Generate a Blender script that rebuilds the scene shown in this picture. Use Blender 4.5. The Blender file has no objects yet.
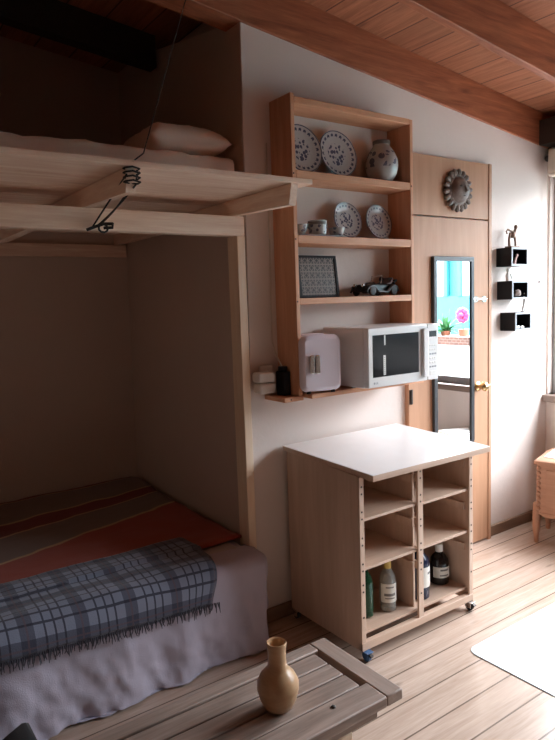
import bpy, bmesh, math, random
from mathutils import Vector, Matrix, noise
random.seed(7)
PI = math.pi
scene = bpy.context.scene
COL = scene.collection

# ------------------------------------------------------------------ materials
class NT:
    def __init__(s, name):
        s.m = bpy.data.materials.new(name); s.m.use_nodes = True
        s.t = s.m.node_tree; s.n = s.t.nodes; s.l = s.t.links
        s.b = s.n['Principled BSDF']
    def node(s, typ, **kw):
        n = s.n.new(typ)
        for k, v in kw.items(): setattr(n, k, v)
        return n
    def link(s, a, b): s.l.new(a, b)
    def val(s, v):
        n = s.n.new('ShaderNodeValue'); n.outputs[0].default_value = v; return n.outputs[0]
    def math(s, op, a, b=None, c=None, clamp=False):
        n = s.n.new('ShaderNodeMath'); n.operation = op; n.use_clamp = clamp
        for i, x in enumerate((a, b, c)):
            if x is None: continue
            if isinstance(x, (int, float)): n.inputs[i].default_value = x
            else: s.l.new(x, n.inputs[i])
        return n.outputs[0]
    def mix(s, f, a, b, blend='MIX'):
        n = s.n.new('ShaderNodeMix'); n.data_type = 'RGBA'; n.blend_type = blend
        for i, x in ((0, f), (6, a), (7, b)):
            if isinstance(x, (int, float)): n.inputs[i].default_value = x
            elif isinstance(x, (tuple, list)): n.inputs[i].default_value = (*x[:3], 1)
            else: s.l.new(x, n.inputs[i])
        return n.outputs[2]
    def coord(s, kind='Object', scale=(1, 1, 1), loc=(0, 0, 0)):
        t = s.n.new('ShaderNodeTexCoord'); mp = s.n.new('ShaderNodeMapping')
        mp.inputs['Scale'].default_value = scale; mp.inputs['Location'].default_value = loc
        s.l.new(t.outputs[kind], mp.inputs['Vector']); return mp.outputs[0]
    def sep(s, v):
        n = s.n.new('ShaderNodeSeparateXYZ'); s.l.new(v, n.inputs[0]); return n.outputs
    def comb(s, x, y, z):
        n = s.n.new('ShaderNodeCombineXYZ')
        for i, v in enumerate((x, y, z)):
            if isinstance(v, (int, float)): n.inputs[i].default_value = v
            else: s.l.new(v, n.inputs[i])
        return n.outputs[0]
    def noise(s, v, scale=5, detail=4, rough=.55, dist=0):
        n = s.n.new('ShaderNodeTexNoise'); s.l.new(v, n.inputs['Vector'])
        n.inputs['Scale'].default_value = scale; n.inputs['Detail'].default_value = detail
        n.inputs['Roughness'].default_value = rough; n.inputs['Distortion'].default_value = dist
        return n.outputs['Fac']
    def ramp(s, f, stops, interp='LINEAR'):
        n = s.n.new('ShaderNodeValToRGB'); n.color_ramp.interpolation = interp
        e = n.color_ramp.elements
        while len(e) < len(stops): e.new(.5)
        for el, (p, c) in zip(e, stops): el.position = p; el.color = (*c[:3], 1)
        s.l.new(f, n.inputs[0]); return n.outputs[0]
    def white(s, v):
        n = s.n.new('ShaderNodeTexWhiteNoise'); n.noise_dimensions = '3D'
        s.l.new(v, n.inputs[0]); return n.outputs['Value']
    def bump(s, h, strength=.2, dist=.01):
        n = s.n.new('ShaderNodeBump'); n.inputs['Strength'].default_value = strength
        n.inputs['Distance'].default_value = dist; s.l.new(h, n.inputs['Height'])
        s.l.new(n.outputs[0], s.b.inputs['Normal'])
    def color(s, c):
        if isinstance(c, (tuple, list)): s.b.inputs['Base Color'].default_value = (*c[:3], 1)
        else: s.l.new(c, s.b.inputs['Base Color'])
    def set(s, **kw):
        for k, v in kw.items(): s.b.inputs[k.replace('_', ' ')].default_value = v

def plain(name, c, rough=.5, metal=0, var=.08, scale=12, bump=0, **kw):
    t = NT(name); v = t.coord()
    f = t.noise(v, scale, 3)
    t.color(t.mix(f, tuple(x*(1-var) for x in c), tuple(min(1, x*(1+var)) for x in c)))
    t.set(Roughness=rough, Metallic=metal)
    if bump: t.bump(f, bump, .004)
    for k, x in kw.items(): t.b.inputs[k.replace('_', ' ')].default_value = x
    return t.m

def wood(name, dark, light, axis='x', rough=.55, grain=1.0, knots=True, worn=0):
    t = NT(name)
    st = {'x': (1.2, 16, 16), 'y': (16, 1.2, 16), 'z': (16, 16, 1.2)}[axis]
    v = t.coord(scale=tuple(a*grain for a in st))
    f1 = t.noise(v, 2.2, 6, .6, .7); f2 = t.noise(v, 9, 4, .6, .2)
    f = t.math('ADD', t.math('MULTIPLY', f1, .7), t.math('MULTIPLY', f2, .3))
    c = t.ramp(f, [(.3, dark), (.52, tuple((a+b)/2 for a, b in zip(dark, light))), (.7, light)])
    if knots:
        ks = {'x': (2.2, 9, 9), 'y': (9, 2.2, 9), 'z': (9, 9, 2.2)}[axis]
        kv = t.coord(scale=ks)
        vo = t.node('ShaderNodeTexVoronoi'); vo.inputs['Scale'].default_value = .8; t.link(kv, vo.inputs['Vector'])
        k = t.math('SUBTRACT', 1, t.math('MULTIPLY', vo.outputs['Distance'], 7), clamp=True)
        c = t.mix(t.math('MULTIPLY', k, .75), c, tuple(x*.35 for x in dark))
    if worn:
        w = t.noise(t.coord(scale=(3, 3, 3)), 3, 5)
        c = t.mix(t.math('MULTIPLY', w, worn), c, (.42, .38, .34))
    t.color(c); t.set(Roughness=rough); t.bump(f, .15, .003)
    return t.m

def boards(name, dark, light, along, width, off, rough, gapdark=.3, uselen=0):
    """planks laid side by side: 'along' the axis they run, pitch = width"""
    t = NT(name); o = t.sep(t.coord())
    a, b = (o[0], o[1]) if along == 'x' else (o[1], o[0])
    s = t.math('DIVIDE', t.math('SUBTRACT', b, off), width)
    i = t.math('FLOOR', s); fr = t.math('SUBTRACT', s, i)
    r = t.white(t.comb(i, 3.3, 1.7))
    vv = t.comb(t.math('ADD', t.math('MULTIPLY', a, 1.3), t.math('MULTIPLY', r, 40)), t.math('MULTIPLY', b, 20), 0)
    f1 = t.noise(vv, 1.8, 6, .6, .8); f2 = t.noise(vv, 8, 4, .6)
    f = t.math('ADD', t.math('MULTIPLY', f1, .65), t.math('MULTIPLY', f2, .35))
    c = t.ramp(f, [(.3, dark), (.7, light)])
    c = t.mix(t.math('MULTIPLY', t.math('SUBTRACT', r, .35), .55, clamp=True), c, tuple(x*.62 for x in dark))
    kn = t.node('ShaderNodeTexVoronoi'); kn.inputs['Scale'].default_value = 1.0
    t.link(t.comb(t.math('ADD', t.math('MULTIPLY', a, 2.0), t.math('MULTIPLY', r, 17)), t.math('MULTIPLY', b, 8), 0), kn.inputs['Vector'])
    k = t.math('SUBTRACT', 1, t.math('MULTIPLY', kn.outputs['Distance'], 9), clamp=True)
    c = t.mix(t.math('MULTIPLY', k, .7), c, tuple(x*.3 for x in dark))
    g = t.math('LESS_THAN', t.math('MINIMUM', fr, t.math('SUBTRACT', 1, fr)), .022)
    c = t.mix(g, c, tuple(x*gapdark for x in dark))
    t.color(c); t.set(Roughness=rough)
    t.bump(t.math('SUBTRACT', t.math('MULTIPLY', f, .25), g), .25, .004)
    return t.m

def plaster(name, c1, c2, bump=.25, scale=3):
    t = NT(name); v = t.coord()
    f = t.noise(v, scale, 6, .6); f2 = t.noise(v, 22, 5, .65)
    t.color(t.mix(f, c1, c2)); t.set(Roughness=.9)
    t.bump(t.math('ADD', f, t.math('MULTIPLY', f2, .5)), bump, .012)
    return t.m

def fabric(name, c, weave=260, var=.12, rough=.95, bump=.15, wr=0):
    t = NT(name); v = t.coord()
    f = t.noise(v, 6, 4); w = t.noise(v, weave, 2)
    t.color(t.mix(f, tuple(x*(1-var) for x in c), tuple(min(1, x*(1+var)) for x in c)))
    t.set(Roughness=rough, Sheen_Weight=.15)
    h = t.math('MULTIPLY', w, .3)
    if wr: h = t.math('ADD', h, t.math('MULTIPLY', t.noise(t.coord(scale=(1, 1, .45)), 9, 1.5, .45, .6), wr))
    t.bump(h, bump, .01)
    return t.m

M = {}
M['plaster'] = plaster('wall plaster', (.71, .635, .59), (.77, .69, .645))
M['plaster_alcove_shade'] = plaster('shade-darkened alcove plaster', (.58, .47, .40), (.66, .54, .47))  # darker than the room plaster: the alcove's shade is put into the colour
M['pine_x'] = wood('pine along', (.48, .27, .135), (.66, .43, .25), 'x')
M['pine_z'] = wood('pine upright', (.48, .27, .135), (.66, .43, .25), 'z')
M['pale_x'] = wood('pale pine along', (.74, .50, .37), (1.0, .84, .69), 'x')
M['pale_y'] = wood('pale pine across', (.74, .50, .37), (1.0, .84, .69), 'y')
M['pale_z'] = wood('pale pine upright', (.84, .64, .46), (.95, .80, .62), 'z')
M['shelf_x'] = wood('shelf pine along', (.56, .265, .14), (.74, .41, .25), 'x')
M['shelf_z'] = wood('shelf pine upright', (.56, .265, .14), (.74, .41, .25), 'z')
M['beam'] = wood('roof beam wood', (.19, .052, .021), (.52, .19, .09), 'x', grain=.8)
M['ceil'] = boards('roof boards', (.26, .088, .04), (.56, .235, .125), 'y', .19, .1, .6, .5)
M['floor'] = boards('pine floor boards', (.40, .29, .22), (.62, .49, .41), 'x', .139, -.675, .19, .4)
M['door'] = wood('door plywood', (.41, .215, .12), (.52, .30, .185), 'z', grain=.45, knots=False)
M['ply'] = wood('cabinet plywood', (.50, .345, .25), (.66, .49, .385), 'z', grain=.45, knots=False)
M['ply_x'] = wood('shelf plywood', (.50, .345, .25), (.66, .49, .385), 'x', grain=.45, knots=False)
M['top'] = plain('pale worktop', (.86, .86, .86), .28, var=.04)
M['bench'] = wood('weathered bench wood', (.15, .095, .07), (.47, .35, .29), 'x', .6, worn=.3)
M['bench_y'] = wood('weathered bench wood across', (.25, .17, .13), (.46, .34, .28), 'y', .6, worn=.3)
M['base'] = wood('baseboard wood', (.16, .09, .055), (.26, .16, .10), 'x', .6, knots=False)
M['shade_darkwood'] = wood('dark and shade-blackened beam wood', (.022, .014, .010), (.045, .028, .019), 'y', .7, knots=False)  # blackened so that the wall plate's backlit shade is painted in
M['chest'] = wood('chest wood', (.40, .205, .125), (.52, .30, .20), 'y', .5)
M['chest_z'] = wood('chest wood upright', (.40, .205, .125), (.52, .30, .20), 'z', .5)
M['black'] = plain('matt black', (.012, .012, .014), .6, Specular_IOR_Level=.2)
M['blackp'] = plain('black plastic', (.012, .012, .014), .5, Specular_IOR_Level=.25)
M['blackgloss'] = plain('black gloss', (.008, .008, .010), .3, Specular_IOR_Level=.3)
M['whitep'] = plain('white plastic', (.80, .79, .76), .35, var=.02)
M['mw'] = plain('white enamel', (.80, .80, .79), .3, var=.02)
M['mwglass'] = plain('dark oven glass', (.008, .008, .010), .15, Specular_IOR_Level=.08)
M['mwgrey'] = plain('grey print', (.35, .36, .38), .5)
M['fridge'] = plain('pale lilac plastic', (.80, .74, .82), .32, var=.02)
M['chrome'] = plain('chrome', (.80, .79, .78), .18, 1, var=.02)
M['brass'] = plain('brass', (.72, .52, .26), .25, 1, var=.05)
M['iron'] = plain('dark iron', (.09, .08, .075), .5, .8)
M['bronze'] = plain('bronze', (.16, .10, .07), .45, .6, var=.2)
M['ashwhite'] = plain('pale ceramic', (.66, .66, .64), .5)
M['pinkclay'] = plain('pink clay', (.55, .36, .32), .6)
M['cubeedge'] = plain('grey painted edge', (.34, .39, .43), .5)
M['frame'] = plain('mirror frame', (.04, .047, .055), .4)
M['cream'] = fabric('cream sheet', (.88, .70, .57), wr=1.0, bump=.35)
M['pillow'] = fabric('pillow cotton', (.88, .72, .60), wr=.8, bump=.3)
M['spread'] = fabric('grey lilac spread', (.46, .44, .54), wr=1.2, bump=.4)
M['mattress'] = fabric('mattress ticking', (.45, .42, .42))
M['rope'] = plain('dark rope', (.03, .027, .026), .9, var=.3, scale=200)
M['cable'] = plain('pale cable', (.62, .55, .48), .5)
M['rubber'] = plain('caster rubber', (.02, .02, .022), .6, Specular_IOR_Level=.25)
M['bluewheel'] = plain('blue caster', (.05, .12, .25), .4)
M['rug'] = plain('pale plastic mat', (.62, .68, .70), .3, var=.03)
M['blind'] = plain('blind fabric', (.62, .56, .49), .8)
M['winframe'] = plain('grey window frame', (.36, .37, .38), .5)
M['sill'] = plain('brown sill', (.22, .16, .13), .5)
M['whitepaint'] = plaster('white outside render', (.56, .56, .55), (.62, .62, .61))
M['teal'] = plain('teal paint', (.02, .16, .18), .6)
M['palepane'] = plain('pale blue pane', (.24, .31, .35), .2)
M['leaf'] = plain('leaf green', (.02, .11, .03), .5, var=.4, scale=20)
M['pink'] = plain('pink petals', (.42, .03, .13), .6, var=.15)
M['terracotta'] = plain('terracotta', (.24, .09, .05), .8)
M['bounce_cut_boards'] = boards('bounce-cutting wall boards', (.26, .16, .11), (.38, .26, .19), 'x', .15, 0, .6)  # dark boards invented for the unseen walls, to cut bounced light
M['ground'] = plain('paving', (.20, .19, .18), .9)
M['bagblack'] = fabric('black bag cloth', (.012, .012, .014))
M['bagblue'] = fabric('blue bag cloth', (.02, .10, .20))
M['screw'] = plain('dark screw hole', (.03, .02, .015), .7)
M['paper'] = plain('bottle label', (.72, .70, .64), .7, var=.05)
M['print'] = plain('grey label print', (.16, .15, .14), .7)
M['capsule'] = plain('mustard capsule', (.55, .40, .10), .4)
M['redlacq'] = plain('dark seat leather', (.06, .02, .015), .5)

def glass(name, c, rough=.02, ior=1.45, tr=1.0):
    t = NT(name); v = t.coord(); f = t.noise(v, 8, 2)
    t.color(t.mix(f, tuple(x*.96 for x in c), c)); t.set(Roughness=rough, IOR=ior, Transmission_Weight=tr); return t.m
M['clear'] = glass('clear bottle glass', (.80, .84, .80), tr=.72)
M['green'] = glass('green bottle glass', (.02, .11, .05), tr=.6)
M['amber'] = plain('very dark bottle glass', (.012, .010, .010), .08)
M['bluish'] = plain('dark blue bottle glass', (.012, .016, .04), .08)

def pane_mat():
    t = NT('window glass'); n = t.n
    tr = n.new('ShaderNodeBsdfTransparent'); gl = n.new('ShaderNodeBsdfGlossy'); gl.inputs['Roughness'].default_value = .02
    lw = n.new('ShaderNodeLayerWeight'); lw.inputs['Blend'].default_value = .5
    fac = t.math('ADD', .02, t.math('MULTIPLY', t.math('POWER', lw.outputs['Facing'], 5), .4))
    wv = t.noise(t.coord(), 2, 2)
    t.link(t.mix(wv, (.95, .965, .96), (.97, .98, .975)), tr.inputs['Color'])
    mx = n.new('ShaderNodeMixShader'); t.link(fac, mx.inputs[0]); t.link(tr.outputs[0], mx.inputs[1]); t.link(gl.outputs[0], mx.inputs[2])
    t.link(mx.outputs[0], n['Material Output'].inputs['Surface']); return t.m
M['pane'] = pane_mat()

def mirror_mat():
    t = NT('mirror silver'); f = t.noise(t.coord(), 3, 2)
    t.color(t.mix(f, (.88, .90, .90), (.90, .92, .92))); t.set(Roughness=.005, Metallic=1); return t.m
M['mirror'] = mirror_mat()

def brick_mat():
    t = NT('brick coping'); b = t.node('ShaderNodeTexBrick')
    t.link(t.comb(t.sep(t.coord())[1], t.sep(t.coord())[2], 0), b.inputs['Vector'])
    b.inputs['Scale'].default_value = 9; b.inputs['Color1'].default_value = (.10, .045, .035, 1); b.inputs['Color2'].default_value = (.15, .07, .05, 1)
    b.inputs['Mortar'].default_value = (.22, .2, .18, 1); t.color(b.outputs[0]); t.set(Roughness=.85); return t.m
M['brick'] = brick_mat()

def plate_mat(name, R, seed):
    """grey-white glaze, indigo rim band of scallops and a central flower spray; local z is the plate's axis"""
    t = NT(name); o = t.sep(t.coord())
    r = t.math('DIVIDE', t.math('SQRT', t.math('ADD', t.math('POWER', o[0], 2), t.math('POWER', o[1], 2))), R)
    a = t.math('ARCTAN2', o[1], o[0])
    sc = t.math('SINE', t.math('MULTIPLY', a, 22))
    band = t.math('COMPARE', r, t.math('ADD', .80, t.math('MULTIPLY', sc, .03)), .05)
    dots = t.math('GREATER_THAN', sc, -.25)
    rim = t.math('GREATER_THAN', r, .955)
    v = t.coord(scale=(1/R, 1/R, 1/R), loc=(seed, seed*2.3, 0))
    n1 = t.noise(v, 3.6, 3, .5, .6)
    vo = t.node('ShaderNodeTexVoronoi'); vo.inputs['Scale'].default_value = 6.5; t.link(v, vo.inputs['Vector'])
    petals = t.math('MULTIPLY', t.math('LESS_THAN', vo.outputs['Distance'], .5), t.math('GREATER_THAN', n1, .40))
    cen = t.math('MULTIPLY', petals, t.math('LESS_THAN', t.math('ADD', r, t.math('MULTIPLY', n1, .25)), .60))
    ink = t.math('MAXIMUM', t.math('MAXIMUM', t.math('MULTIPLY', band, dots), rim), cen, clamp=True)
    sh = t.noise(v, 9, 3)
    base = t.mix(sh, (.40, .395, .40), (.48, .475, .47))
    t.color(t.mix(t.math('MULTIPLY', ink, .88), base, (.035, .038, .09))); t.set(Roughness=.2)
    return t.m
M['plate_a'] = plate_mat('blue spray glaze', .111, 3.1); M['plate_b'] = plate_mat('blue sprig glaze', .086, 7.7)

def pot_mat(name, zc, zh, sc=26):
    t = NT(name); v = t.coord(); o = t.sep(v)
    vo = t.node('ShaderNodeTexVoronoi'); vo.inputs['Scale'].default_value = sc; t.link(v, vo.inputs['Vector'])
    n1 = t.noise(v, sc*.9, 3, .5, .5)
    pet = t.math('MULTIPLY', t.math('LESS_THAN', vo.outputs['Distance'], .42), t.math('GREATER_THAN', n1, .44))
    band = t.math('COMPARE', o[2], zc, zh)
    ink = t.math('MULTIPLY', pet, band)
    base = t.mix(t.noise(v, 30, 3), (.36, .36, .355), (.46, .46, .445))
    t.color(t.mix(t.math('MULTIPLY', ink, .85), base, (.04, .042, .085))); t.set(Roughness=.16); return t.m
M['jar'] = pot_mat('blue flower jar glaze', .105, .038); M['pot'] = pot_mat('blue flower cup glaze', .03, .02, 45)

def fret_mat():
    t = NT('carved fretwork'); o = t.sep(t.coord())
    def ring(k, off):
        x = t.math('PINGPONG', t.math('ADD', t.math('MULTIPLY', o[0], k), off), 1); z = t.math('PINGPONG', t.math('ADD', t.math('MULTIPLY', o[2], k), off), 1)
        return x, z
    x, z = ring(58, 0)
    d = t.math('MAXIMUM', x, z); e = t.math('MINIMUM', x, z)
    s1 = t.math('GREATER_THAN', t.math('FRACT', t.math('MULTIPLY', d, 2.0)), .62)
    s2 = t.math('LESS_THAN', e, .22)
    ink = t.math('MAXIMUM', t.math('MULTIPLY', s1, t.math('GREATER_THAN', e, .12)), t.math('MULTIPLY', s2, t.math('GREATER_THAN', d, .55)))
    t.color(t.mix(ink, (.012, .010, .010), (.17, .13, .105))); t.set(Roughness=.5); t.bump(ink, .4, .003); return t.m
M['fret'] = fret_mat()

def clay_mat():
    t = NT('grey brown clay'); v = t.coord(); f = t.noise(v, 18, 5, .7)
    t.color(t.ramp(f, [(.3, (.10, .075, .065)), (.6, (.22, .175, .15)), (.8, (.34, .31, .29))])); t.set(Roughness=.55); t.bump(f, .4, .005); return t.m
M['clay'] = clay_mat()

def vase_mat():
    t = NT('tan turned wood glaze'); v = t.coord(scale=(1, 1, 3)); f = t.noise(v, 7, 5, .6, 1)
    t.color(t.ramp(f, [(.3, (.43, .25, .125)), (.7, (.63, .42, .24))])); t.set(Roughness=.32); return t.m
M['vase'] = vase_mat()

def blanket_mat():
    """stripes run along the UV's v (0 front .. 1 back)"""
    t = NT('striped red blanket'); uv = t.sep(t.coord('UV')); v = uv[1]
    w = t.math('ADD', v, t.math('MULTIPLY', t.math('SUBTRACT', t.noise(t.coord(), 7, 3), .5), .02))
    R1, R2, T, Y = (.36, .068, .038), (.20, .038, .028), (.215, .155, .125), (.58, .38, .20)
    st = [(0, R1), (.238, R1), (.242, Y), (.252, Y), (.256, T), (.492, T), (.496, Y), (.504, Y), (.508, R2), (.60, R2), (.604, Y), (.612, Y), (.616, T), (.85, T), (.854, Y), (.86, Y), (.864, R2), (1, R2)]
    c = t.ramp(w, st); f = t.noise(t.coord(), 300, 2)
    t.color(t.mix(t.math('MULTIPLY', f, .3), c, (.05, .02, .02))); t.set(Roughness=.95, Sheen_Weight=.1)
    t.bump(t.math('ADD', t.noise(t.coord(), 9, 4, .5, 1), t.math('MULTIPLY', f, .2)), .3, .012); return t.m
M['blanket'] = blanket_mat()

def plaid_mat():
    """tartan from UV metres: u along the bed, v across"""
    t = NT('blue plaid wool'); uv = t.sep(t.coord('UV'))
    def lines(c, p):
        s = t.math('FRACT', t.math('DIVIDE', c, p))
        wide = t.math('COMPARE', s, .30, .13); th1 = t.math('COMPARE', s, .62, .018); th2 = t.math('COMPARE', s, .80, .018); th3 = t.math('COMPARE', s, .97, .018)
        lite = t.math('COMPARE', s, .30, .02)
        return wide, t.math('MAXIMUM', th1, t.math('MAXIMUM', th2, th3)), lite
    wu, tu, lu = lines(uv[0], .185); wv, tv, lv = lines(uv[1], .185)
    c = t.mix(t.noise(t.coord(), 3, 3), (.17, .20, .28), (.22, .25, .33))
    navy = (.016, .017, .038)
    c = t.mix(t.math('MULTIPLY', wu, .62), c, navy); c = t.mix(t.math('MULTIPLY', wv, .62), c, navy)
    c = t.mix(t.math('MULTIPLY', t.math('MAXIMUM', tu, tv), .85), c, (.02, .02, .038))
    c = t.mix(t.math('MULTIPLY', t.math('MAXIMUM', lu, lv), .45), c, (.13, .07, .08))
    t.color(c); t.set(Roughness=1, Sheen_Weight=.2)
    t.bump(t.math('ADD', t.noise(t.coord(), 240, 2), t.noise(t.coord(), 14, 3)), .3, .008); return t.m
M['plaid'] = plaid_mat()
M['fringe'] = fabric('plaid fringe wool', (.06, .06, .085))

# ------------------------------------------------------------------ mesh builder
def clean(n): return n
class B:
    def __init__(s, X=None): s.bm = bmesh.new(); s.X = X or Matrix()
    def v(s, p): return s.bm.verts.new(s.X @ Vector(p))
    def f(s, vs):
        try: return s.bm.faces.new(vs)
        except ValueError: return None
    def box(s, x0, x1, y0, y1, z0, z1):
        p = [s.v((x, y, z)) for z in (z0, z1) for x, y in ((x0, y0), (x1, y0), (x1, y1), (x0, y1))]
        for q in ((3, 2, 1, 0), (4, 5, 6, 7), (0, 1, 5, 4), (1, 2, 6, 5), (2, 3, 7, 6), (3, 0, 4, 7)): s.f([p[i] for i in q])
        return s
    def hexa(s, lo, hi):
        p = [s.v(q) for q in list(lo)+list(hi)]
        for q in ((3, 2, 1, 0), (4, 5, 6, 7), (0, 1, 5, 4), (1, 2, 6, 5), (2, 3, 7, 6), (3, 0, 4, 7)): s.f([p[i] for i in q])
        return s
    def prism(s, pts, z0, z1, ax=2):
        def P(a, b, z): return {2: (a, b, z), 1: (a, z, b), 0: (z, a, b)}[ax]
        lo = [s.v(P(a, b, z0)) for a, b in pts]; hi = [s.v(P(a, b, z1)) for a, b in pts]
        s.f(lo[::-1]); s.f(hi); n = len(pts)
        for i in range(n): s.f([lo[i], lo[(i+1) % n], hi[(i+1) % n], hi[i]])
        return s
    def lathe(s, prof, c=(0, 0, 0), n=32, ax=2, sx=1, sy=1):
        rings = []
        for r, z in prof:
            if r < 1e-6: rings.append([s.v(s._lp(0, 0, z, c, ax))])
            else: rings.append([s.v(s._lp(r*sx*math.cos(2*PI*i/n), r*sy*math.sin(2*PI*i/n), z, c, ax)) for i in range(n)])
        for a, b in zip(rings, rings[1:]):
            for i in range(n):
                j = (i+1) % n
                if len(a) == 1 and len(b) == 1: continue
                if len(a) == 1: s.f([a[0], b[j], b[i]])
                elif len(b) == 1: s.f([a[i], a[j], b[0]])
                else: s.f([a[i], a[j], b[j], b[i]])
        if len(rings[0]) > 1: s.f(rings[0][::-1])
        if len(rings[-1]) > 1: s.f(rings[-1])
        return s
    @staticmethod
    def _lp(x, y, z, c, ax):
        return {2: (c[0]+x, c[1]+y, c[2]+z), 1: (c[0]+x, c[1]+z, c[2]+y), 0: (c[0]+z, c[1]+x, c[2]+y)}[ax]
    def tube(s, pts, r, n=8, closed=False):
        pts = [Vector(p) for p in pts]; m = len(pts)
        rs = r if isinstance(r, (list, tuple)) else [r]*m
        d0 = (pts[1]-pts[0]).normalized(); up = Vector((0, 0, 1)) if abs(d0.z) < .9 else Vector((1, 0, 0))
        u = d0.cross(up).normalized(); rings = []
        for i, p in enumerate(pts):
            d = (pts[min(i+1, m-1)]-pts[max(i-1, 0)]).normalized()
            u = (u-d*u.dot(d)).normalized(); w = d.cross(u)
            rings.append([s.v(p+(u*math.cos(2*PI*k/n)+w*math.sin(2*PI*k/n))*rs[i]) for k in range(n)])
        for a, b in zip(rings, rings[1:]):
            for k in range(n): s.f([a[k], a[(k+1) % n], b[(k+1) % n], b[k]])
        s.f(rings[0][::-1]); s.f(rings[-1]); return s
    def ball(s, c, r, n=14, m=8, sx=1, sy=1, sz=1):
        prof = [(r*math.sin(PI*i/m), -r*math.cos(PI*i/m)*sz) for i in range(m+1)]
        prof[0] = (0, prof[0][1]); prof[-1] = (0, prof[-1][1])
        return s.lathe(prof, c, n, sx=sx, sy=sy)
    def build(s, name, mat, parent=None, bevel=0, sub=0, local=False, loc=None, smooth=True, ang=40):
        bmesh.ops.remove_doubles(s.bm, verts=s.bm.verts, dist=1e-6)
        bmesh.ops.recalc_face_normals(s.bm, faces=s.bm.faces)
        off = Vector((0, 0, 0))
        if not local:
            if parent is not None: off = Vector(parent['_o'])
            elif loc is not None: off = Vector(loc)
        me = bpy.data.meshes.new(name)
        for v in s.bm.verts: v.co -= off
        s.bm.to_mesh(me); s.bm.free()
        if smooth:
            for p in me.polygons: p.use_smooth = True
            me.set_sharp_from_angle(angle=math.radians(ang))
        o = bpy.data.objects.new(name, me); COL.objects.link(o)
        me.materials.append(M[mat] if isinstance(mat, str) else mat)
        if parent is not None: o.parent = parent
        elif loc is not None: o.location = loc
        if parent is None or True: o['_o'] = list(off)
        if bevel:
            bv = o.modifiers.new('bevel', 'BEVEL'); bv.width = bevel; bv.segments = 2; bv.limit_method = 'ANGLE'; bv.angle_limit = math.radians(40)
        if sub:
            sm = o.modifiers.new('sub', 'SUBSURF'); sm.levels = sub; sm.render_levels = sub
        return o

def tag(o, label=None, cat=None, group=None, kind=None):
    if label: o['label'] = label
    if cat: o['category'] = cat
    if group: o['group'] = group
    if kind: o['kind'] = kind
    return o
def thing(name, loc, label, cat, group=None, rot=(0, 0, 0)):
    o = bpy.data.objects.new(name, None); COL.objects.link(o); o.empty_display_size = .05
    o.location = loc; o.rotation_euler = rot; o['_o'] = list(loc)
    return tag(o, label, cat, group)
def struct(name, b, mat, label, cat, parent=None, bevel=0, **kw):
    o = b.build(name, mat, parent, bevel, **kw)
    if parent is None: tag(o, label, cat, kind='structure')
    return o
def dup(root, loc, label, rot=None):
    r = root.copy(); COL.objects.link(r); r.location = loc; r['label'] = label
    if rot is not None: r.rotation_euler = rot
    for ch in list(root.children):
        c = ch.copy(); COL.objects.link(c); c.parent = r
        for g in list(ch.children):
            d = g.copy(); COL.objects.link(d); d.parent = c
    return r

# ------------------------------------------------------------------ setting
SL, ZB = -.1186, 2.686                       # roof slope and height of the beam's underside at x = 1.53
def zc(x, off=0): return ZB+off+SL*(x-1.53)
XL, XR, YF, YA = -1.6, 3.85, -3.6, 1.35
struct('floor', B().box(XL-.1, XR+.1, YF-.1, YA+.1, -.12, 0), 'floor', 'pine board floor with dark seams running along the white wall', 'floor', smooth=False)
b = B(); b.hexa([(XL-.3, YF-.3, zc(XL-.3, .2)), (XR+.3, YF-.3, zc(XR+.3, .2)), (XR+.3, YA+.3, zc(XR+.3, .2)), (XL-.3, YA+.3, zc(XL-.3, .2))],
                [(XL-.3, YF-.3, zc(XL-.3, .3)), (XR+.3, YF-.3, zc(XR+.3, .3)), (XR+.3, YA+.3, zc(XR+.3, .3)), (XL-.3, YA+.3, zc(XL-.3, .3))])
struct('ceiling', b, 'ceil', 'sloping ceiling of orange brown boards above the beams', 'ceiling', smooth=False)
def sloped_wall(x0, x1, y0, y1, off, z0=0):
    return B().hexa([(x0, y0, z0), (x1, y0, z0), (x1, y1, z0), (x0, y1, z0)], [(x0, y0, zc(x0, off)), (x1, y0, zc(x1, off)), (x1, y1, zc(x1, off)), (x0, y1, zc(x0, off))])
struct('wall_back', B().hexa([(1.5, 0, 0), (XR, 0, 0), (XR, .12, 0), (1.5, .12, 0)], [(1.532, 0, zc(1.532, .004)), (XR, 0, zc(XR, .004)), (XR, .12, zc(XR, .004)), (1.532, .12, zc(1.532, .004))]), 'plaster', 'off-white plaster wall behind the shelves, door and cabinet', 'wall')
struct('wall_alcove_side', B().hexa([(1.497, .005, 0), (1.62, .12, 0), (1.62, YA, 0), (1.497, YA, 0)], [(1.529, .005, zc(1.5, .003)), (1.65, .125, zc(1.62, .25)), (1.65, YA, zc(1.62, .25)), (1.529, YA, zc(1.5, .25))]), 'plaster_alcove_shade', 'shadowed side wall inside the sleeping alcove', 'wall')
struct('wall_alcove_back', sloped_wall(-.9, 1.62, YA, YA+.12, .25), 'plaster_alcove_shade', 'shade-darkened rear wall of the sleeping alcove', 'wall')
struct('wall_alcove_left', sloped_wall(-.92, -.8, 0, YA, .25), 'plaster_alcove_shade', 'far left wall closing the sleeping alcove', 'wall')
struct('wall_front_left', sloped_wall(XL, -.92, 0, .12, .25), 'plaster', 'plaster wall left of the sleeping alcove', 'wall')
struct('wall_left', sloped_wall(XL-.12, XL, YF, .12, .25), 'bounce_cut_boards', 'unseen left wall of the room, dark boards added to cut bounce', 'wall')
struct('wall_front', sloped_wall(XL-.12, XR+.2, YF-.12, YF, .25), 'bounce_cut_boards', 'unseen wall behind the viewer, dark boards added to cut bounce', 'wall')
WY0, WY1, WZ0, WZ1 = -2.75, -.012, .83, 2.24
b = B(); zt = zc(XR, .25)
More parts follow.
